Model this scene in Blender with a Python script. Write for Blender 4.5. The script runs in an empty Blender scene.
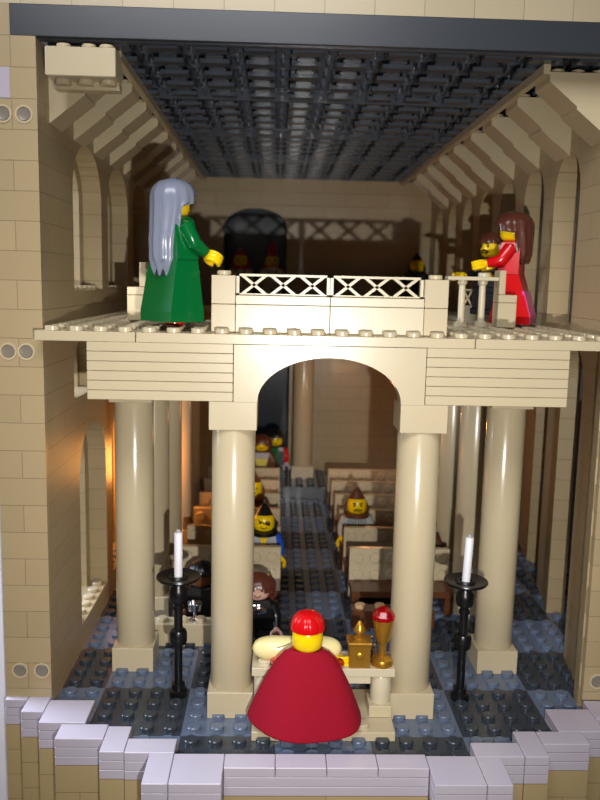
import bpy, bmesh, math, random
from mathutils import Vector, Matrix
random.seed(7)
S = 0.1                       # metres per stud pitch of the toy building
PI = math.pi
C = bpy.context.scene.collection
sc = bpy.context.scene

# ------------------------------------------------------------------ materials
def lin(c):
    return tuple((v/12.92 if v <= .04045 else ((v+.055)/1.055)**2.4) for v in [x/255 for x in c])
MATS = {}
def plastic(name, rgb, rough=.28, metal=0., spec=.5, bump=0., trans=0., coat=0., sss=0.):
    if name in MATS: return MATS[name]
    m = bpy.data.materials.new(name); m.use_nodes = True
    nt = m.node_tree; b = nt.nodes['Principled BSDF']
    r, g, bl = lin(rgb)
    b.inputs['Base Color'].default_value = (r, g, bl, 1)
    b.inputs['Roughness'].default_value = rough
    b.inputs['Metallic'].default_value = metal
    b.inputs['Specular IOR Level'].default_value = spec
    b.inputs['Transmission Weight'].default_value = trans
    # slight colour drift and moulding wobble
    tc = nt.nodes.new('ShaderNodeTexCoord'); nz = nt.nodes.new('ShaderNodeTexNoise')
    nz.inputs['Scale'].default_value = 2.2; nz.inputs['Detail'].default_value = 3
    nt.links.new(tc.outputs['Object'], nz.inputs['Vector'])
    mx = nt.nodes.new('ShaderNodeMix'); mx.data_type = 'RGBA'
    mx.inputs[6].default_value = (r*.94, g*.94, bl*.93, 1); mx.inputs[7].default_value = (min(1, r*1.05), min(1, g*1.05), min(1, bl*1.04), 1)
    nt.links.new(nz.outputs['Fac'], mx.inputs[0]); nt.links.new(mx.outputs[2], b.inputs['Base Color'])
    bp = nt.nodes.new('ShaderNodeBump'); bp.inputs['Strength'].default_value = .12 + bump; bp.inputs['Distance'].default_value = .004
    n2 = nt.nodes.new('ShaderNodeTexNoise'); n2.inputs['Scale'].default_value = 9 if bump == 0 else 160
    nt.links.new(tc.outputs['Object'], n2.inputs['Vector'])
    nt.links.new(n2.outputs['Fac'], bp.inputs['Height']); nt.links.new(bp.outputs['Normal'], b.inputs['Normal'])
    MATS[name] = m
    return m

def bricks(name, rgb, axis, width=4., rowh=1.2, z0=0., rough=.3, u0=0., msize=.018):
    """Plastic wall with the joints between stacked bricks. axis = horizontal axis ('X' or 'Y')."""
    m = plastic(name, rgb, rough)
    nt = m.node_tree; b = nt.nodes['Principled BSDF']
    r, g, bl = lin(rgb)
    tc = nt.nodes.new('ShaderNodeTexCoord'); sp = nt.nodes.new('ShaderNodeSeparateXYZ'); cb = nt.nodes.new('ShaderNodeCombineXYZ')
    nt.links.new(tc.outputs['Object'], sp.inputs[0])
    def ma(src, mul, add):
        n = nt.nodes.new('ShaderNodeMath'); n.operation = 'MULTIPLY_ADD'; n.inputs[1].default_value = mul; n.inputs[2].default_value = add
        nt.links.new(src, n.inputs[0]); return n.outputs[0]
    nt.links.new(ma(sp.outputs[axis], 1/S, 100-u0), cb.inputs[0])
    nt.links.new(ma(sp.outputs['Z'], 1/S, 120-z0), cb.inputs[1])
    bt = nt.nodes.new('ShaderNodeTexBrick')
    bt.inputs['Scale'].default_value = 1; bt.inputs['Brick Width'].default_value = width; bt.inputs['Row Height'].default_value = rowh
    bt.inputs['Mortar Size'].default_value = msize; bt.inputs['Mortar Smooth'].default_value = .3; bt.inputs['Bias'].default_value = 0
    bt.offset = .5; bt.squash = 1
    bt.inputs['Color1'].default_value = (r*.96, g*.96, bl*.94, 1); bt.inputs['Color2'].default_value = (min(1, r*1.04), min(1, g*1.03), min(1, bl*1.02), 1)
    bt.inputs['Mortar'].default_value = (r*.66, g*.62, bl*.58, 1)
    nt.links.new(cb.outputs[0], bt.inputs['Vector']); nt.links.new(bt.outputs['Color'], b.inputs['Base Color'])
    bp = nt.nodes.new('ShaderNodeBump'); bp.invert = True; bp.inputs['Strength'].default_value = .5; bp.inputs['Distance'].default_value = .004
    nt.links.new(bt.outputs['Fac'], bp.inputs['Height']); nt.links.new(bp.outputs['Normal'], b.inputs['Normal'])
    return m

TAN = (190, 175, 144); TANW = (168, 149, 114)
M_tan = plastic('tan_plastic', TAN)
M_colm = plastic('tan_column_plastic', (190, 175, 144), rough=.22)
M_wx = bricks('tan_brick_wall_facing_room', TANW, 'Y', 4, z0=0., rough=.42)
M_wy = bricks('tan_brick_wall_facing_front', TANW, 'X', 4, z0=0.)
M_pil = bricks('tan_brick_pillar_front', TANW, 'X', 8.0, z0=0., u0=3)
M_top = bricks('tan_brick_top_row', (182, 168, 138), 'X', 2., rowh=2.4, z0=28.2, u0=.45)
M_low = bricks('tan_brick_foundation', (170, 150, 110), 'X', 4, z0=-1.6)
M_white = plastic('white_plastic', (180, 172, 184), rough=.25)
M_dgrey = plastic('dark_grey_plastic', (52, 58, 66), rough=.22)
M_lgrey = plastic('blue_grey_plastic', (94, 106, 126), rough=.2)
M_ceil = plastic('slate_ceiling_plastic', (72, 78, 88), rough=.25)
M_beam = plastic('slate_beam_plastic', (54, 58, 64), rough=.3)
M_black = plastic('black_plastic', (14, 14, 16), rough=.3)
M_green = plastic('green_plastic', (0, 98, 44), rough=.2)
M_red = plastic('red_plastic', (200, 12, 18), rough=.2)
M_cape = plastic('red_foam_cloth', (146, 18, 38), rough=.95, spec=.15, bump=.5)
M_yel = plastic('yellow_plastic', (245, 205, 10), rough=.22)
M_hairg = plastic('grey_hair_plastic', (122, 128, 146), rough=.25)
M_hairb = plastic('brown_hair_plastic', (88, 46, 34), rough=.25)
M_brown = plastic('brown_plastic', (92, 54, 32), rough=.3)
M_gold = plastic('pearl_gold_plastic', (190, 140, 48), rough=.32, metal=.75)
M_chrome = plastic('chrome_plastic', (210, 212, 220), rough=.08, metal=1.)
M_gem = plastic('clear_red_plastic', (200, 8, 30), rough=.05, trans=.7)
M_cream = plastic('cream_plastic', (236, 222, 160), rough=.25)
M_flesh = plastic('light_flesh_plastic', (226, 176, 158), rough=.3)
M_pin = plastic('pin_grey_plastic', (128, 120, 108), rough=.3)
M_candle = plastic('white_wax_plastic', (226, 224, 230), rough=.4)
M_blue = plastic('blue_plastic', (20, 80, 190), rough=.25)
M_lg = plastic('light_grey_plastic', (170, 172, 170), rough=.3)
M_magenta = plastic('magenta_plastic', (220, 70, 150), rough=.2)
M_table = plastic('dark_table_wood', (70, 50, 38), rough=.5)
M_backdrop = plastic('white_sheet', (226, 226, 240), rough=.9)
M_copper = plastic('light_brown_plastic', (196, 160, 116), rough=.25)
M_panel = plastic('cream_lattice_plastic', (200, 188, 160), rough=.3)

# ------------------------------------------------------------------ mesh builder (all numbers in studs)
class MB:
    def __init__(s): s.bm = bmesh.new(); s.mats = []; s.cur = 0
    def mat(s, m):
        if m not in s.mats: s.mats.append(m)
        s.cur = s.mats.index(m); return s
    def face(s, vs, smooth=False):
        try: f = s.bm.faces.new(vs)
        except ValueError: return None
        f.material_index = s.cur; f.smooth = smooth; return f
    def v(s, p): return s.bm.verts.new((p[0]*S, p[1]*S, p[2]*S))
    def box(s, x0, x1, y0, y1, z0, z1, bev=0.):
        if bev <= 0:
            P = [s.v(p) for p in ((x0,y0,z0),(x1,y0,z0),(x1,y1,z0),(x0,y1,z0),(x0,y0,z1),(x1,y0,z1),(x1,y1,z1),(x0,y1,z1))]
            for q in ((0,3,2,1),(4,5,6,7),(0,1,5,4),(1,2,6,5),(2,3,7,6),(3,0,4,7)): s.face([P[i] for i in q])
        else:
            t = bmesh.new(); r = bmesh.ops.create_cube(t, size=1)
            bmesh.ops.scale(t, vec=((x1-x0), (y1-y0), (z1-z0)), verts=t.verts)
            bmesh.ops.bevel(t, geom=list(t.edges), offset=bev, segments=1, affect='EDGES')
            mp = {w: s.v((w.co.x+(x0+x1)/2, w.co.y+(y0+y1)/2, w.co.z+(z0+z1)/2)) for w in t.verts}
            for f in t.faces: s.face([mp[w] for w in f.verts])
            t.free()
        return s
    def lathe(s, prof, c=(0,0,0), n=24, axis='z', ang=(0, 2*PI), wob=None, smooth=True, sx=1., sy=1.):
        """prof: list of (r, h). closed ends where r==0."""
        full = abs(ang[1]-ang[0]-2*PI) < 1e-6
        rings = []
        for (r, h) in prof:
            ring = []
            if r <= 1e-6:
                p = (0, 0, h); ring = [s._pt(p, c, axis)]
            else:
                for i in range(n if full else n+1):
                    a = ang[0]+(ang[1]-ang[0])*i/n
                    k = r*(wob(a, h) if wob else 1)
                    ring.append(s._pt((k*math.cos(a)*sx, k*math.sin(a)*sy, h), c, axis))
            rings.append(ring)
        for a, b in zip(rings[:-1], rings[1:]):
            m = max(len(a), len(b)); cnt = m if full else m-1
            if len(a) == 1 and len(b) == 1: continue
            for i in range(cnt):
                j = (i+1) % m
                if len(a) == 1: s.face([a[0], b[j], b[i]], smooth)
                elif len(b) == 1: s.face([a[i], a[j], b[0]], smooth)
                else: s.face([a[i], a[j], b[j], b[i]], smooth)
        return s
    def _pt(s, p, c, axis):
        x, y, z = p
        if axis == 'x': x, y, z = z, x, y
        elif axis == 'y': x, y, z = x, z, y
        return s.v((x+c[0], y+c[1], z+c[2]))
    def cyl(s, x, y, z0, z1, r, n=20, bev=.03, axis='z', r2=None):
        r2 = r if r2 is None else r2
        pr = [(0, z0), (r-bev*.5, z0), (r, z0+bev*.5), (r2, z1-bev), (r2-bev, z1), (0, z1)]
        t0 = len(s.bm.faces)
        if axis == 'z': c = (x, y, 0)
        elif axis == 'y': c = (x, 0, y)       # x, z centre
        else: c = (0, x, y)
        s.lathe(pr, c, n, axis)
        return s
    def stud(s, x, y, z, n=14, h=.2, r=.3): 
        s.lathe([(r, z), (r, z+h-.035), (r-.035, z+h), (0, z+h)], (x, y, 0), n); return s
    def studf(s, x, z, y, n=14, h=.2, r=.3):      # stud facing the front (-Y)
        s.lathe([(r, y), (r, y-h+.035), (r-.035, y-h), (0, y-h)], (x, 0, z), n, 'y'); return s
    def prism(s, pts, a, b, plane='xz'):
        """extrude polygon pts between a and b along the remaining axis"""
        def P(u, w, t):
            return {'xz': (u, t, w), 'yz': (t, u, w), 'xy': (u, w, t)}[plane]
        A = [s.v(P(u, w, a)) for u, w in pts]; B = [s.v(P(u, w, b)) for u, w in pts]
        s.face(list(reversed(A))); s.face(B)
        n = len(pts)
        for i in range(n): s.face([A[i], A[(i+1) % n], B[(i+1) % n], B[i]])
        return s
    def tube(s, pts, rad, n=12, caps=True):
        """round tube through points; rad number or list"""
        P = [Vector(p) for p in pts]; R = rad if isinstance(rad, (list, tuple)) else [rad]*len(P)
        rings = []; prev = None
        for i, p in enumerate(P):
            d = (P[min(i+1, len(P)-1)]-P[max(i-1, 0)]).normalized()
            if prev is None:
                u = d.orthogonal().normalized()
            else:
                u = (prev-d*prev.dot(d)).normalized()
            prev = u; w = d.cross(u)
            rings.append([s.v(p+(u*math.cos(2*PI*k/n)+w*math.sin(2*PI*k/n))*R[i]) for k in range(n)])
        for a, b in zip(rings[:-1], rings[1:]):
            for k in range(n): s.face([a[k], a[(k+1) % n], b[(k+1) % n], b[k]], True)
        if caps: s.face(list(reversed(rings[0])), True); s.face(rings[-1], True)
        return s
    def ball(s, c, rx, ry=None, rz=None, n=16, m=10):
        ry = rx if ry is None else ry; rz = rx if rz is None else rz
        pr = [(math.sin(PI*i/m), -math.cos(PI*i/m)) for i in range(m+1)]
        pr[0] = (0, -1); pr[-1] = (0, 1)
        rings = []
        for r, h in pr:
            if r == 0: rings.append([s.v((c[0], c[1], c[2]+h*rz))])
            else: rings.append([s.v((c[0]+r*math.cos(2*PI*k/n)*rx, c[1]+r*math.sin(2*PI*k/n)*ry, c[2]+h*rz)) for k in range(n)])
        for a, b in zip(rings[:-1], rings[1:]):
            for k in range(n):
                j = (k+1) % n
                if len(a) == 1: s.face([a[0], b[j], b[k]], True)
                elif len(b) == 1: s.face([a[k], a[j], b[0]], True)
                else: s.face([a[k], a[j], b[j], b[k]], True)
        return s
    def grid(s, P, smooth=True, closed=False):
        V = [[s.v(p) for p in row] for row in P]
        for a, b in zip(V[:-1], V[1:]):
            n = len(a)
            for i in range(n if closed else n-1): s.face([a[i], a[(i+1) % n], b[(i+1) % n], b[i]], smooth)
        return V
    def done(s, name, m=None, parent=None):
        me = bpy.data.meshes.new(name)
        bmesh.ops.recalc_face_normals(s.bm, faces=s.bm.faces)
        for e in s.bm.edges:
            if len(e.link_faces) == 2 and e.calc_face_angle(0) > .62: e.smooth = False
        s.bm.to_mesh(me); s.bm.free()
        if m is not None and not s.mats: s.mats = [m]
        for q in s.mats: me.materials.append(q)
        o = bpy.data.objects.new(name, me); C.objects.link(o)
        if parent: o.parent = parent
        return o

def thing(name, label, cat, loc=(0,0,0), rz=0, group=None):
    o = bpy.data.objects.new(name, None); C.objects.link(o)
    o.empty_display_size = .05
    o.location = (loc[0]*S, loc[1]*S, loc[2]*S); o.rotation_euler = (0, 0, rz)
    o['label'] = label; o['category'] = cat
    if group: o['group'] = group
    return o
def tag(o, label, cat, group=None):
    o['label'] = label; o['category'] = cat
    if group: o['group'] = group
    return o
def struct(o): o['kind'] = 'structure'; return o
def dup(root, loc, rz=None, label=None):
    kids = [c for c in C.objects if c.parent == root]
    r = root.copy(); C.objects.link(r); r.location = (loc[0]*S, loc[1]*S, loc[2]*S)
    if rz is not None: r.rotation_euler = (0, 0, rz)
    if label: r['label'] = label
    for ch in kids:
        c = ch.copy(); C.objects.link(c); c.parent = r
        for g in [q for q in C.objects if q.parent == ch]:
            d = g.copy(); C.objects.link(d); d.parent = c
    return r

# ------------------------------------------------------------------ the setting
ZF = -.9                                   # floor plates
# floor : blocks of light and dark plates with studs
fl = MB()
def yfront(x):
    a = abs(x)
    if a < 6: return -3.4
    if a < 8: return -2.4
    if a < 10: return -1.4
    if a < 12: return .6 if x < 0 else 0.6
    return 2.6
def floor_mat(x, y):
    i = math.floor((x+2)/4); j = math.floor((y+1.4)/4)
    return M_dgrey if (i+j) % 2 == 0 else M_lgrey
xs = [-12+k for k in range(30)]
for xi in range(-12, 18):
    y = yfront(xi+.5)
    while y < 50.5:
        if xi >= 12 and (y < 2.6 or y > 38): y += 1; continue
        m = floor_mat(xi+.5, y+.5)
        y2 = y
        while y2 < 50.5 and floor_mat(xi+.5, y2+.5) is m: y2 += 1
        fl.mat(m).box(xi, xi+1, y, y2, ZF-.4, ZF)
        yy = y
        while yy < min(y2, 43): 
            fl.stud(xi+.5, yy+.5, ZF, n=14 if yy < 12 else 10); yy += 1
        y = y2
struct(fl.done('floor'))
# rear step
st = MB().mat(M_dgrey).box(-1.45, 2.8, 35.7, 41.5, ZF, .35)
for i in range(4):
    for j in range(6): st.stud(-.95+i, 36.2+j, .35, n=12)
struct(st.done('floor_step'))
struct(MB().mat(M_dgrey).box(-5, -1.5, 35.3, 40, ZF, ZF+1.2, .02).done('floor_platform'))

# walls --------------------------------------------------------------
def arc(u0, u1, zs, za, n=14):
    c = (u0+u1)/2; a = (u1-u0)/2
    return [(c-a*math.cos(PI*i/n), zs+(za-zs)*math.sin(PI*i/n)) for i in range(n+1)]
def wall(mb, t0, t1, u0, u1, z0, z1, wins, plane='yz'):
    """solid wall from u0 to u1 with arched openings wins=(a, b, sill, spring, apex)"""
    cur = u0
    def bx(a, b, c, d):
        if b-a < 1e-4 or d-c < 1e-4: return
        mb.prism([(a, c), (b, c), (b, d), (a, d)], t0, t1, plane)
    for (a, b, sill, spring, apex) in sorted(wins):
        bx(cur, a, z0, z1)
        bx(a, b, z0, sill)
        pts = arc(a, b, spring, apex)
        for p, q in zip(pts[:-1], pts[1:]):
            mb.prism([p, q, (q[0], z1), (p[0], z1)], t0, t1, plane)
        cur = b
    bx(cur, u1, z0, z1)
YP = 1.15
# left wall
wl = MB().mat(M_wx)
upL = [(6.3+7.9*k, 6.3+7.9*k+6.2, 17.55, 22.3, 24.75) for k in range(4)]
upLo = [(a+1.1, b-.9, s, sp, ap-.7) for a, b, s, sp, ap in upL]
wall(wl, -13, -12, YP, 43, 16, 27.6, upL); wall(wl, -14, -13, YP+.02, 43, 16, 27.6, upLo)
loL = [(6.6+7.9*k, 6.6+7.9*k+6.2, .4, 8.0, 10.6) for k in range(4)]
loLo = [(a+1.1, b-.9, s, sp, ap-.7) for a, b, s, sp, ap in loL]
wall(wl, -13, -12, YP, 43, ZF-.4, 12.2, loL); wall(wl, -14, -13, YP+.02, 43, ZF-.4, 12.2, loLo)
mdL = [(5.9+7.9*k, 5.9+7.9*k+5.2, 12.3, 13.6, 15.3) for k in range(4)]
wall(wl, -13, -12, YP, 43, 12.2, 16, mdL); wall(wl, -14, -13, YP+.02, 43, 12.2, 16, [(a+1, b-.5, s, sp, ap-.5) for a, b, s, sp, ap in mdL])
wl.mat(M_tan)
for a, b, s, sp, ap in upL+loL:
    for k in range(6):
        for q in (-12.5,): wl.stud(q, a+.6+k, s)
struct(wl.done('wall_left'))
# left pillar face (thin front skin of bricks so the joints run the right way)
pf = MB().mat(M_pil)
pf.box(-14, -12.0, YP-.3, YP, 16.8, 27.6); pf.box(-14, -12, YP-.3, YP, 16.0, 16.8)
pf.box(-14, -12.0, YP-.3, YP, -.4, 15.6); pf.box(-14, -12.15, YP-.3, YP, 15.6, 16)
pf.box(-16, -14.0, YP-.3, YP+1, 15.6, 25.2); pf.box(-16, -14, YP-.3, YP+1, 26.4, 30.0)
pf.box(-14, -13.0, YP-.3, YP+1, 27.6, 28.8)
struct(pf.done('wall_left_front'))
wb = MB().mat(M_white).box(-16, -13.05, YP-.33, YP+1, 25.2, 26.4, .02); struct(wb.done('trim_1'))
# pins in the brick holes
def pin(x, z, par):
    r = MB().mat(M_tan)
    r.lathe([(.36, YP-.3), (.36, YP-.335), (.29, YP-.335), (.29, YP-.1)], (x, 0, z), 24, 'y')
    r.mat(M_pin); r.lathe([(.28, YP-.29), (.24, YP-.33), (.12, YP-.30), (0, YP-.31)], (x, 0, z), 24, 'y')
    o = r.done('brick_pin', None, par); return o
for (x, z) in ((-13.37, 24.6), (-12.53, 24.6), (-13.45, 15.05), (-12.7, 15.05), (-13.36, .85), (-12.4, .85)):
    struct(pin(x, z, None))
struct(pin(12.62, .5, None))

# right wall: upper part straight, lower part splayed outwards
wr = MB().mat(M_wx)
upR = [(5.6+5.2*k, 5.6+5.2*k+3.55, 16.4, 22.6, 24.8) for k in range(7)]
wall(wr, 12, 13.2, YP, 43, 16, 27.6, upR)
struct(wr.done('wall_right'))
rl = MB().mat(M_wx)
loR = [(5.1, 10.8, ZF-.4, 13.3, 15.2), (14.9, 19.6, ZF-.4, 13.3, 15.2), (24.4, 29.3, ZF-.4, 13.3, 15.2)]
wall(rl, 0, 1.0, 0, 38, ZF-.4, 15.6, loR)
rl.prism([(0, 0), (0, .95), (-.25, .95), (-.25, 0)], ZF-.4, 15.6, 'xy')
o = struct(rl.done('wall_right_lower')); o.location = (12.2*S, 1.2*S, 0); o.rotation_euler = (0, 0, -math.atan(.175))
rp = MB().mat(M_pil)
rp.box(12, 14.2, YP-.3, YP, -.4, 15.6); rp.box(12.1, 16, YP-.3, YP, 16, 27.6); rp.box(12.15, 16, YP-.3, YP, 15.6, 16)
struct(rp.done('wall_right_front'))
rs = MB().mat(M_tan).box(12.2, 23, YP, 43, 15.6, 15.99); struct(rs.done('trim_2'))

# back wall: upper arch and lower doorway
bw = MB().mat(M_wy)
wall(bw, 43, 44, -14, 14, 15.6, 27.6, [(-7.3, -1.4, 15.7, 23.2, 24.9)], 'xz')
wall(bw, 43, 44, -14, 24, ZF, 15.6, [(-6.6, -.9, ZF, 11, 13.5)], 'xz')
struct(bw.done('wall_back'))
bk = MB().mat(M_dgrey).box(-14, 24, 50.5, 51, ZF-.4, 28); struct(bk.done('wall_back_void'))  # dark sheet standing in for the unlit void beyond arch and doorway

# ceiling: undersides of slate plates ---------------------------------
ce = MB().mat(M_ceil)
ce.box(-12, 12, YP, 43, 28.25, 28.6)
for k in range(5):
    y = .35+10.63*k
    if y < YP: y = YP
    ce.box(-12, 12, y, min(y+.3, 43), 27.55, 28.3)
for i in range(13):
    ce.box(-12.15+2*i-.09, -12.15+2*i+.09, YP, 43, 27.95, 28.3)
for k in range(4):
    for j in range(5):
        y = .35+10.63*k+.55+2.05*j
        for i in range(12):
            x = -11+2*i-.15
            ce.box(x-.64, x+.64, y+.95, y+1.55, 27.56, 27.74)
            ce.lathe([(0, 27.72), (.4, 27.72), (.4, 28.25)], (x, y+.62, 0), 16)
            ce.lathe([(.3, 27.85), (.4, 27.85), (.4, 28.25)], (x+1, y+.65, 0), 12)
            ce.lathe([(.28, 28.2), (.3, 27.85)], (x+1, y+.65, 0), 12)
            ce.box(x+.93, x+1.07, y+1.2, y+1.75, 27.7, 28.25)
struct(ce.done('ceiling'))
be = MB().mat(M_beam).box(-13.0, 16, YP-.3, YP+.5, 27.6, 28.8, .02); struct(be.done('ceiling_beam'))
tr = MB().mat(M_top).box(-14, 16, YP-.3, YP+.6, 28.8, 31.2); struct(tr.done('trim_3'))

# foundation steps in front -------------------------------------------
segs = [(-14, -13, .6, 1.6), (-13, -12, -.4, 1.6), (-12, -10, -1.25, .6), (-11, -9, -2.45, -1.35), (-9, -8, -3.35, -1.5), (-8, -6, -3.4, -2.4),
        (-7, -6, -5.4, -3.4), (-6, -4, -5.4, -3.45), (-4, 4, -4.4, -3.45), (4, 6, -5.45, -3.55), (6, 7, -5.45, -3.6), (6, 8, -3.6, -2.6),
        (8, 9, -3.6, -1.75), (9, 11, -2.7, -1.75), (10, 12, -1.75, .05), (12, 14, -.75, .8)]
for k, (x0, x1, y0, y1) in enumerate(segs):
    g = .012
    b = MB().mat(M_low).box(x0+g, x1-g, y0+.02, y1, -9, -1.6)
    w = struct(b.done('trim_%d' % (k+4)))
    p = MB().mat(M_white)
    p.box(x0+g, x1-g, y0+.015, y1, -1.59, -1.21, .015); p.box(x0+g, x1-g, y0+.015, y1, -1.19, -.81, .015)
    p.done('white_plate', None, w)
    n = max(1, round((x1-x0)/2)) if x1-x0 > 1 else 1
    step = (x1-x0)/n
    t = MB().mat(M_white)
    for i in range(n): t.box(x0+i*step+g, x0+(i+1)*step-g, y0, y1, -.79, -.4, .025)
    t.done('cap_tile', None, w)
# solid base below the floor, table and room
bs = MB().mat(M_low).box(-13.9, 14, .7, 50, -9, ZF-.42).box(-7.9, 7.9, -3.3, .7, -9, ZF-.42); struct(bs.done('floor_base'))
tb = MB().mat(M_table).box(-120, 120, -60, 160, -10, -9); struct(tb.done('ground'))
bd = MB().mat(M_backdrop).box(-18.5, -18.2, 12, 60, -9, 40); struct(bd.done('wall_room_left'))
b2 = MB().mat(M_backdrop).box(-14.9, -14.05, 1.6, 2.2, -9, 13.2)
struct(b2.done('trim_30'))

# ------------------------------------------------------------------ corbels under the ceiling
def corbel(side):
    r = thing('corbel', '', 'corbel', group='tan stepped corbels under the ceiling')
    s = -side      # towards the room
    m = MB().mat(M_tan)
    pts = [(0, 25.0), (s*1.0, 26.0), (s*1.0, 26.1), (s*2.05, 27.05), (s*2.05, 27.2), (0, 27.2)]
    pts = [(0, -2.4), (s*1.5, -1.22), (s*1.5, -1.1), (s*2.75, -.1), (s*2.75, .3), (0, .3)]
    m.prism(pts, 0, 2.0, 'xz')
    for i in range(3):
        for j in range(2): m.stud(s*(.5+.9*i), .5+j, .3, n=12)
    m.done('bracket_body', None, r); return r
words = ['nearest the front', 'second from the front', 'third from the front', 'fourth from the front', 'fifth from the front', 'sixth from the front', 'seventh from the front', 'eighth from the front', 'ninth from the front', 'tenth from the front']
cr = corbel(1)
for k in range(8):
    o = cr if k == 0 else dup(cr, (0, 0, 0))
    o.location = (12*S, (2.6+4.7*k)*S, 27.0*S)
    o['label'] = 'tan stepped corbel high on the right wall, ' + words[k]
cl = corbel(-1)
for k in range(9):
    o = cl if k == 0 else dup(cl, (0, 0, 0))
    o.location = (-12*S, (2.6+4.15*k)*S, 27.0*S)
    o['label'] = 'tan stepped corbel high on the left wall, ' + words[k]
for sx, nm, i in ((-1, 'left', 31), (1, 'right', 32)):
    m = MB().mat(M_tan).box(min(sx*8.95, sx*9.25), max(sx*8.95, sx*9.25), 2.6, 43, 27.2, 27.6); struct(m.done('trim_%d' % i))
# the brick hanging in the upper left corner
h = thing('hanging_brick', 'plain tan brick hanging under the slate beam in the upper left corner', 'brick')
q = MB().mat(M_tan).box(-11.5, -8.75, .3, 1.6, 26.0, 27.1, .03)
for x in (-10.9, -9.9, -9.2): q.stud(x, .9, 27.1, h=.22)
q.done('brick_body', None, h)
q = MB().mat(M_tan)
for x in (-11.0, -10.1, -9.2): q.lathe([(.32, 26.0), (.32, 25.82), (0, 25.82)], (x, 1.1, 0), 18)
q.box(-11.4, -8.8, 1.3, 1.9, 25.7, 26.0)
q.done('underside_plate', None, h)

# ------------------------------------------------------------------ gallery
gal = thing('gallery', 'tan studded gallery deck with round central arch carried by the columns', 'balcony')
d = MB().mat(M_tan)
d.box(-12.1, -8.02, 0, .82, 15.6, 16, .015).box(-7.98, 5.98, 0, .82, 15.6, 16, .015).box(6.02, 14.6, 0, .82, 15.6, 16, .015)
d.box(-12, 12, .82, 8, 15.6, 16)
d.box(-12, -8.6, 8, 36, 15.6, 16).box(8.6, 12, 8, 36, 15.6, 16).box(-12, 12, 36, 42.98, 15.6, 16)
for i in range(27):
    x = -11.5+i
    for j in range(8):
        if x > 12 and j > 0: continue
        d.stud(x, .5+j, 16, n=20 if j == 0 else 14)
    if abs(x) > 8.6 and x < 12:
        for j in range(8, 36): d.stud(x, .5+j, 16, n=10)
d.done('deck', None, gal)
a = MB().mat(M_tan)
pts = arc(-3, 3, 13.2, 15.1, 36)
for p, q in zip(pts[:-1], pts[1:]):
    a.prism([p, q, (q[0], 15.58), (p[0], 15.58)], 0, 1.0, 'xz')
a.box(-3.98, -3, 0, 1, 13.2, 15.58).box(3, 3.98, 0, 1, 13.2, 15.58)
a.done('arch_brick', None, gal)
for sx, lab in ((-1, 'left'), (1, 'right')):
    p = MB().mat(M_tan)
    for k in range(6):
        x0, x1 = sorted((sx*4.01, sx*10))
        p.box(x0, x1, 0, 1.0, 13.2+.4*k+.008, 13.6+.4*k-.008, .02)
    p.done('plate_stack', None, gal)
for sx in (-1, 1):
    MB().mat(M_tan).box(min(sx*4.5, sx*10), max(sx*4.5, sx*10), 1.0, 2.0, 13.3, 15.6).done('inner_beam', None, gal)

# columns
def column(x, y, label, zt=13.2, base=True, zb=ZF, caph=1.2, seg=48, r=.93, grp='round tan columns'):
    t = thing('column', label, 'column', (x, y, zb), group=grp)
    H = zt-zb
    MB().mat(M_tan).box(-1, 1, -1, 1, 0, 1.2, .02).done('base_block', None, t)
    MB().mat(M_colm).lathe([(r*.96, 1.2), (r, 1.28), (r, H-caph-.05), (r*.97, H-caph)], (0,0,0), seg).done('shaft', None, t)
    MB().mat(M_tan).box(-1, 1, -1, 1, H-caph, H, .02).done('cap_block', None, t)
    return t
column(-4, 1.0, 'tall tan column on the left of the central arch, beside the red cape')
column(4, 1.0, 'tall tan column on the right of the central arch, behind the goblet')
column(-9, 5.2, 'tan column left behind the left black candlestick', caph=.75, zt=13.2)
column(9, 5.2, 'tan column right behind the right black candlestick', caph=.75, zt=13.2)
for k, y in enumerate((11.6, 17.6, 24., 30.)):
    column(-9.1, y, 'dim tan column deep along the left aisle, ' + ['nearest', 'second', 'third', 'farthest'][k]+' of its row', zt=15.6, seg=28)
    column(9.3, y+.3, 'dim tan column deep along the right aisle, ' + ['nearest', 'second', 'third', 'farthest'][k]+' of its row', zt=15.6, seg=28)
column(.35, 39.5, 'tan column standing on the grey step at the far end', zt=15.6, zb=.35, seg=28)

# ------------------------------------------------------------------ railing in the middle
r = thing('railing', 'cream lattice railing between two brick posts over the central arch', 'railing', (0, 1.5, 16))
for x in (-4.5, 4.5):
    p = MB().mat(M_tan).box(x-.5, x+.5, -.5, .5, 0, 1.19, .02).box(x-.5, x+.5, -.5, .5, 1.21, 2.4, .02)
    p.stud(x, 0, 2.4, n=20); p.done('post', None, r)
for x0, x1 in ((-3.98, -.01), (.01, 3.98)):
    MB().mat(M_panel).box(x0, x1, -.5, .5, .0, 1.19, .02).box(x0, x1, -.5, .5, 1.21, 1.58, .02).done('parapet_brick', None, r)
    l = MB().mat(M_panel)
    zt, zb2 = 2.48, 1.6
    l.box(x0, x1, -.15, .15, zt-.1, zt).box(x0, x1, -.15, .15, zb2, zb2+.06).box(x0, x0+.13, -.15, .15, zb2, zt).box(x1-.13, x1, -.15, .15, zb2, zt)
    for i in range(3):
        cx = x0+.13+(x1-x0-.26)*(i*2+1)/6; w = .5
        for sgn in (-1, 1):
            A = Vector((cx-sgn*w, 0, zb2+.03)); B = Vector((cx+sgn*w, 0, zt-.06)); dr = (B-A).normalized(); nn = Vector((-dr.z, 0, dr.x))*.06
            l.prism([((A+nn).x, (A+nn).z), ((B+nn).x, (B+nn).z), ((B-nn).x, (B-nn).z), ((A-nn).x, (A-nn).z)], -.13, .13, 'xz')
    l.done('lattice_panel', None, r)
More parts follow.
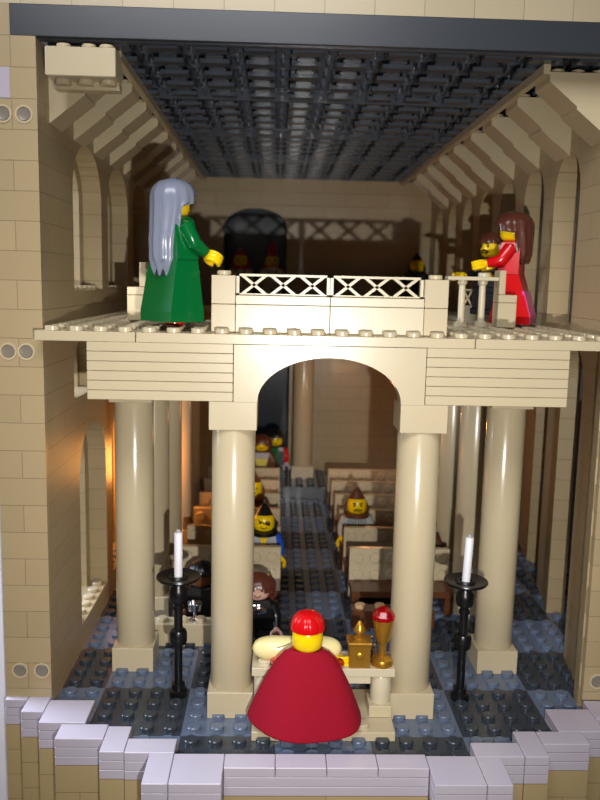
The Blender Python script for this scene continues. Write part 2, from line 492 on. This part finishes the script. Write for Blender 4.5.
# side railings
def side_rail(sx, label):
    t = thing('side_railing', label, 'railing', (8*sx, 6.6, 16.2), group=None)
    A = sorted((sx*.55, sx*1.45)); B = sorted((sx*.55, sx*.86))
    b = MB().mat(M_tan); b.box(A[0], A[1], -.5, .5, 0, 1.19, .02).box(A[0], A[1], -.5, .5, 1.21, 1.58, .02)
    b.box(B[0], B[1], -.5, .5, 1.6, 2.75, .02); b.done('stepped_block', None, t)
    R = sorted((-sx*1.95, sx*.55))
    MB().mat(M_panel).box(R[0], R[1], -.4, .4, 2.25, 2.43, .02).stud(-sx*.1, 0, 2.43).done('top_rail', None, t)
    for x in (-sx*1.15, -sx*.15):
        p = MB().mat(M_panel)
        p.lathe([(0, 0), (.34, 0), (.34, .22), (.2, .26), (.16, .4), (.17, 1.2), (.16, 2.0), (.24, 2.1), (.24, 2.25)], (x, 0, 0), 20)
        p.done('baluster', None, t)
    return t
side_rail(1, 'low cream balustrade with stepped end block in front of the woman in red')
side_rail(-1, 'brightly lit stepped tan balustrade behind the woman in green')
t = thing('lattice_fence', 'small tan lattice fence seen behind the right balusters', 'fence', (10.2, 14, 16))
l = MB().mat(M_panel).box(-1.6, 1.8, -.15, .15, 0, .95, .01); l.done('fence_foot', None, t)
l = MB().mat(M_panel).box(-1.6, 1.8, -.12, .12, 1.9, 2.0).box(-1.6, 1.8, -.12, .12, .95, 1.05)
for i in range(6):
    cx = -1.3+i*.56
    for sgn in (-1, 1):
        l.prism([(cx-sgn*.25-.04, 1.0), (cx-sgn*.25+.04, 1.0), (cx+sgn*.25+.04, 1.95), (cx+sgn*.25-.04, 1.95)], -.1, .1, 'xz')
l.done('lattice_panel', None, t)

# ------------------------------------------------------------------ candlesticks
def candlestick(x, y, label, tilt=0.):
    t = thing('candlestick', label, 'candlestick', (x, y, ZF), group='black floor candlesticks')
    t.rotation_euler = (0, tilt, 0)
    m = MB().mat(M_black)
    m.lathe([(0, .0), (.42, 0), (.42, .28), (.3, .34), (.3, .6), (.19, .62), (.19, 2.55)], (0,0,0), 24); m.done('foot_pole', None, t)
    m = MB().mat(M_black)
    m.lathe([(.2, 2.5), (.36, 2.55), (.4, 2.7), (.4, 3.05), (.34, 3.2), (.2, 3.25)], (0,0,0), 24); m.done('knot', None, t)
    m = MB().mat(M_black)
    m.lathe([(.2, 3.2), (.2, 4.2), (.26, 4.22), (.26, 4.35), (.2, 4.4), (.2, 4.5), (.36, 4.6), (.42, 4.75), (.42, 5.15), (.3, 5.35), (.3, 5.55)], (0,0,0), 24); m.done('upper_stem', None, t)
    m = MB().mat(M_black)
    m.lathe([(0, 5.5), (.5, 5.52), (.95, 5.66), (1.0, 5.74), (.98, 5.8), (.45, 5.72), (.4, 5.8), (.3, 5.8), (.3, 5.7), (0, 5.7)], (0,0,0), 32); m.done('drip_dish', None, t)
    return t
def candle(x, y, label, dx=0):
    t = thing('candle', label, 'candle', (x, y, ZF+5.7))
    MB().mat(M_candle).lathe([(0, 0), (.19, 0), (.19, 2.08), (.165, 2.12), (0, 2.12)], (0,0,0), 20).done('wax_stick', None, t)
    MB().mat(M_lg).lathe([(.1, 2.1), (.1, 2.24), (.07, 2.26), (0, 2.26)], (0,0,0), 14).done('wick_stub', None, t)
    t.rotation_euler = (0, dx, 0)
    return t
candlestick(-6.5, 2.0, 'black candlestick standing between the two left columns')
candlestick(6.6, 1.8, 'black candlestick standing between the two right columns')
candle(-6.5, 2.0, 'white candle on the left black candlestick')
candle(6.6, 1.8, 'white candle leaning slightly on the right black candlestick', .03)

# ------------------------------------------------------------------ altar and what stands on it
al = thing('altar', 'low cream altar table behind the red cape between the front columns', 'altar', (0, 0, ZF))
MB().mat(M_tan).box(-3, 3.05, -1.75, 1.9, 0, .4, .02).stud(1.7, -1.3, .4).done('base_plate', None, al)
for a_, b_ in ((2.05, 3.05), (-3, -2.05)): MB().mat(M_tan).box(a_, b_, -.6, .6, .42, .95, .02).done('foot_block', None, al)
for x in (2.6, -2.5):
    MB().mat(M_panel).lathe([(0, .95), (.44, .95), (.46, 1.1), (.46, 2.1), (.4, 2.22), (0, 2.22)], (x, 0, 0), 28).done('round_leg', None, al)
a = MB().mat(M_panel).box(-3.05, 3.15, -.5, 1.2, 2.24, 2.6, .02)
a.box(-1.9, 2.1, -.45, 1.0, 1.9, 2.24, .02)
for x in (-2.5, -1.5): 
    for y in (0, .8): a.stud(x, y, 2.6)
a.done('table_top', None, al)
TZ = ZF+2.6
lf = thing('loaf', 'long smooth cream loaf lying across the altar behind the yellow head', 'loaf', (-1.1, .2, TZ+.62))
m = MB().mat(M_cream)
prof = []
for i in range(25):
    tt = -1+2*i/24; rr = .56*(1-abs(tt)**3.2)**.5*(1-.1*math.cos(tt*PI))
    prof.append((max(rr, 0 if i in (0, 24) else .02), tt*2.0))
prof[0] = (0, -2.0); prof[-1] = (0, 2.0)
m.lathe(prof, (0,0,0), 24, 'x'); m.done('crust', None, lf)
m = MB().mat(plastic('cut_brown', (150, 120, 70), .5)).tube([(-.9+.1*i, -.5+.015*i*i*.2, .22+.03*i) for i in range(9)], .03, 6); m.done('score_line', None, lf)

bx = thing('casket', 'small square gold casket with pointed finial on the altar', 'box', (1.6, -.02, TZ))
MB().mat(M_gold).box(-.46, .46, -.42, .42, 0, 1.1, .04).done('casket_body', None, bx)
MB().mat(M_gold).box(-.52, .52, -.48, .48, 1.02, 1.16, .03).lathe([(.5, 1.16), (.34, 1.22), (.2, 1.26)], (0,0,0), 4, ang=(PI/4, 2*PI+PI/4), smooth=False).done('lid', None, bx)
MB().mat(M_gold).lathe([(.24, 1.2), (.24, 1.3), (.12, 1.36), (.12, 1.42), (.26, 1.52), (.25, 1.66), (.14, 1.86), (.05, 2.0), (0, 2.02)], (0,0,0), 20).done('finial', None, bx)
MB().mat(M_gold).lathe([(.17, -.43), (.17, -.47), (.1, -.5), (0, -.5)], (0, 0, .55), 18, 'y').done('boss', None, bx)
gb = thing('goblet', 'gold goblet holding a faceted red gem at the right end of the altar', 'goblet', (2.62, .0, TZ))
MB().mat(M_gold).lathe([(0, 0), (.48, 0), (.5, .12), (.44, .28), (.26, .38), (.17, .42), (.17, 1.08), (.29, 1.1), (.32, 1.18), (.44, 1.85), (.48, 2.1), (.42, 2.1), (.36, 1.8), (0, 1.75)], (0,0,0), 32).done('cup', None, gb)
g = MB().mat(M_gem)
g.lathe([(0, 1.9), (.36, 1.95), (.5, 2.15), (.5, 2.28), (.36, 2.5), (.16, 2.62), (0, 2.62)], (0,0,0), 9, smooth=False, wob=lambda a, h: 1+.07*math.cos(9*a+h*9))
g.done('gem', None, gb)

# ------------------------------------------------------------------ toy figures (face -Y by default)
def figure(name, label, loc, rz=0, torso=M_red, arms=None, hands=M_yel, head=M_yel, hair=None, hairmat=None, lower='legs', legs=None, spread=.35, hem=1.15,
           mouth='smile', pose=(.5, .5), extra=None, eyes=True, seated=False):
    """pose: how far each arm is lifted (0 hanging .. 1.6 straight ahead)"""
    t = thing(name, label, 'toy figure', loc, rz)
    arms = arms or torso; legs = legs or torso
    zt = 1.55
    if lower == 'skirt':
        zt = 2.4
        m = MB().mat(legs)
        # dress block: flat front, sloping back and flared sides
        prof = [((-1.0, 1.0), (-.75, hem), 0), ((-1.0, 1.0), (-.72, hem), .4), ((-.9, .9), (-.5, .5), 2.4)]
        V = []
        for (xa, xb), (ya, yb), z in prof: V.append([(xa, ya, z), (xb, ya, z), (xb, yb, z), (xa, yb, z)])
        G = m.grid(V, smooth=False, closed=True); m.face(G[0][::-1]); m.face(G[-1])
        m.done('dress_skirt', None, t)
    elif seated:
        zt = .55
        m = MB().mat(legs).box(-.97, .97, -.45, .48, 0, .55, .05); m.done('hips', None, t)
        for sx in (-1, 1):
            x0, x1 = sorted((sx*.04, sx*.97))
            MB().mat(legs).box(x0, x1, -1.5, -.3, .02, .52, .06).done('leg', None, t)
    else:
        m = MB().mat(legs).box(-.97, .97, -.45, .48, 1.2, 1.55, .05); m.done('hips', None, t)
        for sx in (-1, 1):
            x0, x1 = sorted((sx*.04, sx*.97))
            MB().mat(legs).box(x0, x1, -.62, .45, 0, .35, .05).box(x0, x1, -.46, .45, .3, 1.25, .05).done('leg', None, t)
    # torso: tapers towards the shoulders
    m = MB().mat(torso)
    V = []
    for z, w, dd in ((0, .97, .49), (1.2, .76, .48), (1.5, .68, .44), (1.6, .56, .34)):
        V.append([(-w, -dd, zt+z), (w, -dd, zt+z), (w, dd, zt+z), (-w, dd, zt+z)])
    G = m.grid(V, smooth=False, closed=True); m.face(G[0][::-1]); m.face(G[-1])
    m.lathe([(.3, zt+1.58), (.3, zt+1.75)], (0,0,0), 16)
    m.done('torso', None, t)
    for sx, lift in ((-1, pose[0]), (1, pose[1])):
        sh = Vector((sx*.78, 0, zt+1.22)); 
        d1 = Vector((sx*spread, -math.sin(lift*.7), -math.cos(lift*.7))).normalized()
        el = sh+d1*.72
        d2 = Vector((sx*(spread-.35+.02), -math.sin(lift+.55), -math.cos(lift+.55))).normalized()
        wr_ = el+d2*.62
        m = MB().mat(arms)
        m.tube([sh-Vector((sx*.12, 0, -.02)), sh, sh.lerp(el, .5)+Vector((sx*.03,0,0)), el, el.lerp(wr_, .6), wr_], [.24, .33, .3, .29, .25, .22], 14)
        a = m.done('arm', None, t)
        hm = MB().mat(hands)
        hm.tube([wr_-d2*.05, wr_+d2*.22], .16, 12)
        # C-shaped clip hand: ring around an axis perpendicular to the wrist
        cc = wr_+d2*.46; up = Vector((0, 0, 1)); sd = d2.cross(Vector((1, 0, 0))).normalized()
        pts = []
        for k in range(15):
            a_ = math.radians(-145+290*k/14)+PI
            pts.append(cc+d2*(.27*math.cos(a_))+Vector((1, 0, 0))*(.27*math.sin(a_)))
        hm.tube(pts, .1, 8)
        # height of the clip: stacked rings give the band its width
        for off in (-.14, .14):
            hm.tube([p+sd*off for p in pts], .09, 8)
        hm.done('hand', None, a)
    zh = zt+1.62
    m = MB().mat(head)
    m.lathe([(0, zh), (.42, zh), (.55, zh+.08), (.64, zh+.22), (.65, zh+.5), (.64, zh+.8), (.55, zh+.98), (.4, zh+1.06), (.3, zh+1.07), (.3, zh+1.25), (0, zh+1.25)], (0,0,0), 28)
    hd = m.done('head', None, t)
    if eyes:
        for sx in (-1, 1):
            e = MB().mat(M_black)
            a_ = sx*.36; p = (math.sin(a_)*.645, -math.cos(a_)*.645, zh+.62); e.ball(p, .08, .04, .08, 8, 6)
            e.done('eye', None, hd)
        f = MB().mat(M_black); pts = []
        for k in range(7):
            a_ = -.3+.1*k; c_ = (a_/.3)**2
            z = zh+.26+(.1*c_ if mouth == 'smile' else -.08*c_)
            pts.append((math.sin(a_)*.65, -math.cos(a_)*.65, z))
        f.tube(pts, .03, 6); f.done('mouth', None, hd)
        if mouth == 'moustache':
            f = MB().mat(M_black)
            for sx in (-1, 1):
                f.tube([(math.sin(sx*a_)*.66, -math.cos(sx*a_)*.66, zh+.4-.25*a_) for a_ in (0.02, .15, .3, .42)], .055, 6)
            f.done('moustache', None, hd)
            f = MB().mat(M_black)
            for sx in (-1, 1):
                f.tube([(math.sin(sx*a_)*.66, -math.cos(sx*a_)*.66, zh+.74+.1*a_) for a_ in (.15, .3, .5)], .05, 6)
            f.done('eyebrows', None, hd)
    if hair: hair(t, zh, hairmat)
    if extra: extra(t, zt, zh, hd)
    return t

def hair_shell(t, zh, mat, zbot, back, front_cut=.75, wid=.86, name='hair', tip=.3, seg=64, side=-.18):
    """moulded hair: cap over the head with strands falling behind to zbot (relative to head base)"""
    m = MB().mat(mat)
    rows = []
    top = zh+1.45
    N = 22
    for i in range(N+1):
        f = i/N
        z = top-(top-(zh+zbot))*f
        # radius grows quickly then stays
        cap = min(1, (max(0, (top-z))/.75)); rr = wid*math.sqrt(max(0, 1-(1-cap)**2))
        low = max(0, (zh+.35-z))                     # below the chin line strands hang at the back
        row = []
        for k in range(seg):
            a = 2*PI*k/seg                            # a=0 -> +Y (back)
            sx, cy = math.sin(a), math.cos(a)
            ridge = 1+.035*math.cos(13*a+3*f)*(min(1, f*3))
            x = sx*rr*ridge; y = cy*rr*ridge
            fr = max(0, -cy)                          # 1 at the face
            if z < zh+front_cut:                      # open the face
                lim = side if z > zh+.1 else .05
                if y < lim: y = lim+(y-lim)*.05
            if low > 0:
                y = y*(1-.18*min(1, low))+back*min(1.2, low)*.5
                x = x*(1-.16*min(1.6, low))
                if y < .3: y = .3+(y-.3)*.15
            tp = max(0, (f-.86)/.14)
            x *= 1-tip*tp; 
            if tp > 0: y = .6+(y-.6)*(1-.5*tp)+0
            zz = z+(.14*math.cos(9*a) if f > .9 else 0)
            row.append((x, y, zz))
        rows.append(row)
    G = m.grid(rows, closed=True)
    m.face(G[0]); m.face(G[-1][::-1])
    return m.done(name, None, t)
def hair_long(t, zh, mat): hair_shell(t, zh, mat, -2.15, .45, wid=.9, side=-.34)
def hair_mid(t, zh, mat): hair_shell(t, zh, mat, -1.0, .3, wid=.95, tip=.1, side=-.52)
def hair_short(t, zh, mat): hair_shell(t, zh, mat, .1, 0, wid=.8, tip=.1)
def hood(t, zh, mat):
    m = MB().mat(mat); rows = []
    N = 16
    for i in range(N+1):
        f = i/N; z = zh+1.72-1.97*f
        rr = .06+.78*min(1, (f*1.5))**.8
        row = []
        for k in range(40):
            a = 2*PI*k/40; x = math.sin(a)*rr; y = math.cos(a)*rr
            if z < zh+.92 and z > zh+.02 and y < -.1: 
                y = -.1+(y+.1)*.1
            row.append((x, y+.1*(1-f), z))
        rows.append(row)
    G = m.grid(rows, closed=True); m.face(G[0]); m.face(G[-1][::-1]); m.done('hood', None, t)
def pointed_hood(t, zh, mat):
    m = MB().mat(mat); rows = []
    N = 18
    for i in range(N+1):
        f = i/N; z = zh+2.5-2.6*f
        rr = .04+.8*f**.75
        row = []
        for k in range(40):
            a = 2*PI*k/40; x = math.sin(a)*rr; y = math.cos(a)*rr
            if z < zh+1.0 and y < -.1: y = -.1+(y+.1)*.1
            row.append((x, y, z))
        rows.append(row)
    G = m.grid(rows, closed=True); m.face(G[0]); m.face(G[-1][::-1]); m.done('hood', None, t)
def cap_round(t, zh, mat):
    m = MB().mat(mat)
    m.lathe([(.68, zh+.88), (.73, zh+.9), (.735, zh+1.0), (.7, zh+1.2), (.6, zh+1.42), (.42, zh+1.58), (.18, zh+1.66), (0, zh+1.67)], (0, 0, 0), 90,
            wob=lambda a, h: 1-.07*(max(0, math.cos(8*a))**6))
    m.lathe([(.68, zh+.88), (.5, zh+.9)], (0,0,0), 60)
    m.done('skullcap', None, t)

# woman in green on the gallery
gl = figure('woman_in_green', 'woman in a long green dress with long grey hair on the gallery', (-6.7, 1.9, 16.4), rz=math.radians(134),
       torso=M_green, legs=M_green, lower='skirt', hair=hair_long, hairmat=M_hairg, pose=(.5, .5), hem=.86)
gl.scale = (1.09, 1.09, 1.1)
MB().mat(M_red).lathe([(0, -.16), (.4, -.16), (.4, .0)], (.2, -.2, 0), 20).done('foot_stud', None, gl)
# woman in red on the gallery
rd = figure('woman_in_red', 'woman in a red dress with shoulder length brown hair on the gallery', (9.85, 8.7, 16.3), rz=math.radians(-116),
       torso=M_red, legs=M_red, lower='skirt', hair=hair_mid, hairmat=M_hairb, pose=(.8, .8))
rd.scale = (1.05, 1.05, 1.05)
MB().mat(M_magenta).prism([(1.1, .02), (1.18, .02), (1.18, .4), (.82, 1.6), (.7, 1.6), (1.05, .4)], -.95, .95, 'yz').done('highlight_panel', None, rd)  # pink highlight on the sloping dress back, put in as a magenta panel
def suit(t, zt, zh, hd):
    MB().mat(M_white).prism([(-.2, zt+1.5), (.2, zt+1.5), (0, zt+.7)], -.5, -.46, 'xz').done('shirt_front', None, t)
figure('man_with_moustache', 'brown haired man in a dark suit standing behind the woman in red', (9.75, 12.2, 16.6), rz=math.radians(-60),
       torso=M_black, arms=M_black, hair=hair_short, hairmat=M_hairb, mouth='moustache', pose=(.9, .9), extra=suit)

# priest with the big red cape at the altar (seen from behind)
def book(t, zt, zh, hd): pass
pr = figure('priest', 'figure in a wide red cape and red skullcap standing at the altar', (-.72, -1.1, ZF+.65), rz=math.radians(176),
       torso=M_red, legs=M_red, hair=cap_round, hairmat=M_red, pose=(.8, .8), spread=.7)
m = MB().mat(M_cape); rows = []
N, K = 20, 44
for i in range(N+1):
    f = i/N
    z = 3.26-3.34*f
    rx = .6+1.84*f**.6
    ry = .42+1.25*f**.9
    row = []
    for k in range(K+1):
        a = -PI*.56+PI*1.12*k/K
        wave = 1+.025*math.sin(5*a)*f
        zz = z+.35*f*(abs(a)/(PI*.56))**2
        row.append((math.sin(a)*rx*wave, math.cos(a)*ry*wave+.12, zz))
    rows.append(row)
m.grid(rows); cp = m.done('cape', None, pr)
md = cp.modifiers.new('thick', 'SOLIDIFY'); md.thickness = .006
sub = cp.modifiers.new('soft', 'SUBSURF'); sub.levels = 1; sub.render_levels = 1

# congregation
def vest(t, zt, zh, hd):
    MB().mat(M_yel).prism([(-.28, zt+1.5), (.28, zt+1.5), (.08, zt+.7), (-.08, zt+.7)], -.51, -.46, 'xz').done('open_collar', None, t)
    MB().mat(M_black).tube([(-.25, -.5, zt+.55), (0, -.5, zt+.68), (.25, -.5, zt+.55)], .04, 6).tube([(-.2, -.5, zt+.4), (0, -.5, zt+.66), (.2, -.5, zt+.4)], .035, 6).done('lace', None, t)
def patch(t, zt, zh, hd):
    vest(t, zt, zh, hd)
    MB().mat(M_black).ball((math.sin(.36)*.645, -math.cos(.36)*.645, zh+.6), .17, .06, .14, 10, 6).tube([(math.sin(a)*.665, -math.cos(a)*.665, zh+.78-.28*(a-(-.6))) for a in (-.6, -.3, 0, .3, .6)], .035, 6).done('eye_patch', None, hd)
figure('eyepatch_man', 'black hooded figure with eyepatch, grey vest and blue sleeves in the left pews', (-2.8, 15.3, .7), seated=True,
       torso=M_lg, arms=M_blue, legs=M_brown, hair=hood, hairmat=M_black, pose=(.1, .25), extra=patch)
def folds(t, zt, zh, hd):
    b = MB().mat(plastic('dark_grey_print', (70, 76, 78), .5))
    for k in range(4):
        for sx in (-1, 1): b.tube([(sx*(.15+.17*k), -.5, zt+.25), (sx*(.08+.16*k), -.495, zt+1.35)], .03, 6)
    b.done('robe_folds', None, t)
figure('brown_hooded_man', 'brown hooded figure with moustache and pale grey robe in the right pews', (3.4, 19.4, .7), seated=True,
       torso=M_lg, arms=M_lg, legs=M_lg, hair=hood, hairmat=M_brown, mouth='moustache', pose=(.15, .15), extra=folds)
def armour(t, zt, zh, hd):
    MB().mat(M_chrome).lathe([(.9, zt+.9), (.95, zt+1.1), (.8, zt+1.35), (.55, zt+1.5)], (0,0,0), 24, sy=.62).done('breastplate', None, t)
figure('armoured_man', 'pale faced figure with brown hair and shiny dark armour in the left front row', (-3.0, 8.4, -.9), seated=True,
       torso=M_black, arms=M_black, hands=M_flesh, head=M_flesh, hair=hair_mid, hairmat=M_hairb, pose=(.3, .3), extra=armour)
def shirt(t, zt, zh, hd):
    MB().mat(M_white).prism([(-.7, zt+1.45), (.7, zt+1.45), (.6, zt+1.0), (-.6, zt+1.0)], -.52, -.46, 'xz').done('collar', None, t)
    MB().mat(plastic('pale_yellow', (210, 200, 80), .4)).prism([(-.6, zt+1.0), (.6, zt+1.0), (.4, zt+.3), (-.4, zt+.3)], -.52, -.46, 'xz').done('shirt_front', None, t)
figure('brown_haired_guest', 'brown haired guest in a white and yellow shirt standing behind the left pews', (-3.35, 36.2, ZF+1.21),
       torso=M_brown, hair=hair_mid, hairmat=M_hairb, extra=shirt, pose=(.3, .3))
def sash(t, zt, zh, hd):
    MB().mat(M_green).box(-.3, .3, -.52, -.45, zt+.1, zt+1.5).done('sash', None, t)
figure('red_sleeved_guest', 'black haired guest with red sleeves and green sash at the far doorway', (-2.15, 38.5, ZF+1.21),
       torso=M_black, arms=M_red, hands=M_white, hair=hair_short, hairmat=M_black, extra=sash, pose=(.2, .2))
figure('brown_robed_guest', 'brown robed guest with yellow hands half hidden behind the left column', (-3.7, 23.5, .7), seated=True,
       torso=M_brown, hair=hood, hairmat=M_brown, pose=(.9, .9))
figure('green_vested_guest', 'guest in a green top just showing beside the right front column', (7.2, 15.4, .7), seated=True,
       torso=M_green, arms=M_brown, hair=hair_short, hairmat=M_black, pose=(.3, .3))
def necklace(t, zt, zh, hd):
    MB().mat(M_red).tube([(-.45, -.5, zt+1.4), (-.35, -.5, zt+1.0), (0, -.5, zt+.8), (.35, -.5, zt+1.0), (.45, -.5, zt+1.4)], .06, 6).done('necklace', None, t)
figure('short_red_hooded_guest', 'shorter red hooded guest in the far upper arch, on the left', (-5.75, 44.9, 16.4),
       torso=M_panel, arms=M_panel, hair=hood, hairmat=M_red, extra=necklace)
figure('tall_red_hooded_guest', 'taller guest in a pointed red hood and pale robe in the far upper arch', (-2.75, 44.9, 16.4),
       torso=M_panel, arms=M_panel, hair=pointed_hood, hairmat=M_red, extra=necklace)
figure('dark_hooded_guest', 'dark hooded guest against the far wall at the right of the upper gallery', (10.6, 41.5, 16.2),
       torso=M_black, hair=hood, hairmat=M_black)
ldg = MB().mat(M_tan).box(-12, 12, 44, 47, 14.9, 16.4); struct(ldg.done('trim_33'))

# dark helper figure and chrome goblet in the left aisle
figure('dark_robed_guest', 'dark robed guest behind the left candlestick in the side aisle', (-6.2, 10.1, -.9), seated=True,
       torso=M_black, head=M_brown, hands=M_brown, hair=hair_short, hairmat=M_black, eyes=False, pose=(.9, .9))
cg = thing('chrome_cup', 'small chrome cup glinting behind the left candlestick', 'cup', (-6.3, 7.5, 0.3))
MB().mat(M_chrome).lathe([(0, 0), (.3, 0), (.3, .08), (.08, .16), (.08, .5), (.34, .62), (.4, 1.0), (.36, 1.0), (.3, .7), (0, .62)], (0,0,0), 24).done('cup_body', None, cg)
# chrome crown behind the casket
cc = thing('crown', 'small dark chrome crown behind the gold casket', 'crown', (1.9, .82, TZ))
m = MB().mat(M_chrome).lathe([(.5, 0), (.55, .1), (.5, .35), (.45, .35), (.45, 0)], (0,0,0), 28)
for k in range(8):
    a = 2*PI*k/8; m.tube([(.5*math.cos(a), .5*math.sin(a), .3), (.58*math.cos(a), .58*math.sin(a), .62)], [.09, .03], 8); m.ball((.6*math.cos(a), .6*math.sin(a), .68), .09, n=10, m=6)
m.done('crown_ring', None, cc)

# ------------------------------------------------------------------ pews
def pew(side):
    t = thing('pew', '', 'pew', group='tan brick pews of the nave')
    s = side; X0 = 2.35 if s > 0 else 1.75; W = 5.9
    def bx(m, a, b, y0, y1, z0, z1, bev=.02):
        p, q = sorted((s*a, s*b)); m.box(p, q, y0, y1, z0, z1, bev)
    H = 2.6-ZF
    b = MB().mat(M_tan)
    for k in range(3): bx(b, X0+2*k, X0+2*k+1.985, 0, .4, .5, H)
    for k in range(6):
        for z in (H-.55, H-1.55): b.studf(s*(X0+.5+k), z, 0, h=.18, r=.31)
    b.done('backrest', None, t)
    m = MB().mat(M_brown); bx(m, X0-.02, X0+W+.1, 0.4, .75, .3, H-.12); m.done('back_board', None, t)
    m = MB().mat(M_brown); bx(m, X0, X0+W, -1.9, -.02, 1.2, 1.58); m.done('seat', None, t)  # brown puts the shadow below the backrests into the seat colour
    for x in (X0+.05, X0+W-.45):
        m = MB().mat(M_brown); bx(m, x, x+.4, -1.7, -.1, 0, 1.19); m.done('leg', None, t)
    return t
ordn = ['nearest the altar', 'second from the altar', 'third from the altar', 'fourth from the altar', 'fifth from the altar', 'farthest from the altar']
pR = pew(1); pL = pew(-1)
for k in range(6):
    y = 12.75+4.05*k
    o = pR if k == 0 else dup(pR, (0, 0, 0)); o.location = (0, y*S, ZF*S); o['label'] = 'tan brick pew on the right of the aisle, ' + ordn[k]
    o = pL if k == 0 else dup(pL, (0, 0, 0)); o.location = (0, y*S, ZF*S); o['label'] = 'tan brick pew on the left of the aisle, ' + ordn[k]
# low bench in front of the right pews
lb = thing('low_bench', 'low brown bench with studs in front of the right pews', 'bench', (3.2, 9, ZF))
q = MB().mat(M_brown).box(-1.0, 3.6, 0, 1, 0, 1.2, .02).mat(M_copper)
for k in range(4): q.stud(-.5+k*1.1, .5, 1.2)
q.done('bench_body', None, lb)
ll = thing('kneeler', 'low tan bench in front of the left pews', 'bench', (-8.3, 7.0, ZF))
q = MB().mat(M_tan).box(-1.2, 3.9, 0, 1, 0, 1.2, .02)
for k in range(5): q.stud(-.7+k, .5, 1.2)
q.done('bench_body', None, ll)

# ------------------------------------------------------------------ lights
def light(kind, name, loc, energy, col=(1,1,1), **kw):
    l = bpy.data.lights.new(name, kind); l.energy = energy; l.color = col
    for k, v in kw.items(): setattr(l, k, v)
    o = bpy.data.objects.new(name, l); C.objects.link(o); o.location = Vector(loc)*S
    return o
def aim(o, tgt):
    d = Vector(tgt)*S-o.location; o.rotation_euler = d.to_track_quat('-Z', 'Y').to_euler()
CAM = Vector((-2.2714, -32.8966, 18.1628))
fl_ = light('SPOT', 'camera_flash', (CAM.x+2.3, CAM.y-.2, CAM.z-4.3), 455, (1, .97, .92), spot_size=math.radians(78), spot_blend=1., shadow_soft_size=.018)
aim(fl_, (0.2, 0, 11.5))
# daylight on the white sheet at the left and through the left windows
a = light('AREA', 'daylight_window', (-42, 14, 30), 600, (.72, .82, 1.), shape='RECTANGLE', size=3, size_y=3)
aim(a, (-18, 20, 14))
a = light('AREA', 'front_fill', (-8, -34, 50), 190, (.95, .96, 1.), shape='RECTANGLE', size=3, size_y=2)  # unseen fill added above the front, which is too dark without it
aim(a, (0, 0, 14))
# sliver of sun from the room's window falling on the balustrade
s_ = light('SPOT', 'sunbeam', (-20.0, -30, 24), 420, (1, .95, .85), spot_size=math.radians(3.2), spot_blend=.5, shadow_soft_size=.01)
aim(s_, (-9.1, 6.2, 17.5))
# warm lamp of the room shining in at the left aisle
w1 = light('POINT', 'warm_lamp', (-10.3, 20, 6), 14, (1, .38, .08), shadow_soft_size=.14)
w2 = light('POINT', 'warm_lamp', (5.5, 30.3, 9), 5, (1, .45, .16), shadow_soft_size=.05)
wd = bpy.data.worlds.new('room'); sc.world = wd; wd.use_nodes = True
bg = wd.node_tree.nodes['Background']; bg.inputs[0].default_value = (.62, .48, .40, 1); bg.inputs[1].default_value = .07

# ------------------------------------------------------------------ camera
P = (-2.2713994, -32.8965613, 18.1628454, 800.0779, .14576177, .03193964, .02219106)
cp_, sp_ = math.cos(P[4]), math.sin(P[4]); cy_, sy_ = math.cos(P[5]), math.sin(P[5])
fwd = Vector((sy_*cp_, cy_*cp_, -sp_)); right = Vector((cy_, -sy_, 0)); up = right.cross(fwd)
c_, s2 = math.cos(P[6]), math.sin(P[6])
R0 = c_*right+s2*up; U0 = -s2*right+c_*up
cam = bpy.data.cameras.new('camera'); co = bpy.data.objects.new('camera', cam); C.objects.link(co)
mw = Matrix(((R0.x, U0.x, -fwd.x, P[0]*S), (R0.y, U0.y, -fwd.y, P[1]*S), (R0.z, U0.z, -fwd.z, P[2]*S), (0, 0, 0, 1)))
co.matrix_world = mw
cam.sensor_fit = 'VERTICAL'; cam.sensor_height = 36; cam.lens = 36*P[3]/800; cam.clip_start = .05; cam.clip_end = 100
cam.dof.use_dof = True; cam.dof.focus_distance = 33.5*S; cam.dof.aperture_fstop = 1.9
sc.camera = co
sc.view_settings.view_transform = 'Standard'; sc.view_settings.look = 'None'
sc.view_settings.exposure = 0; sc.view_settings.gamma = 1; sc.view_settings.use_curve_mapping = False
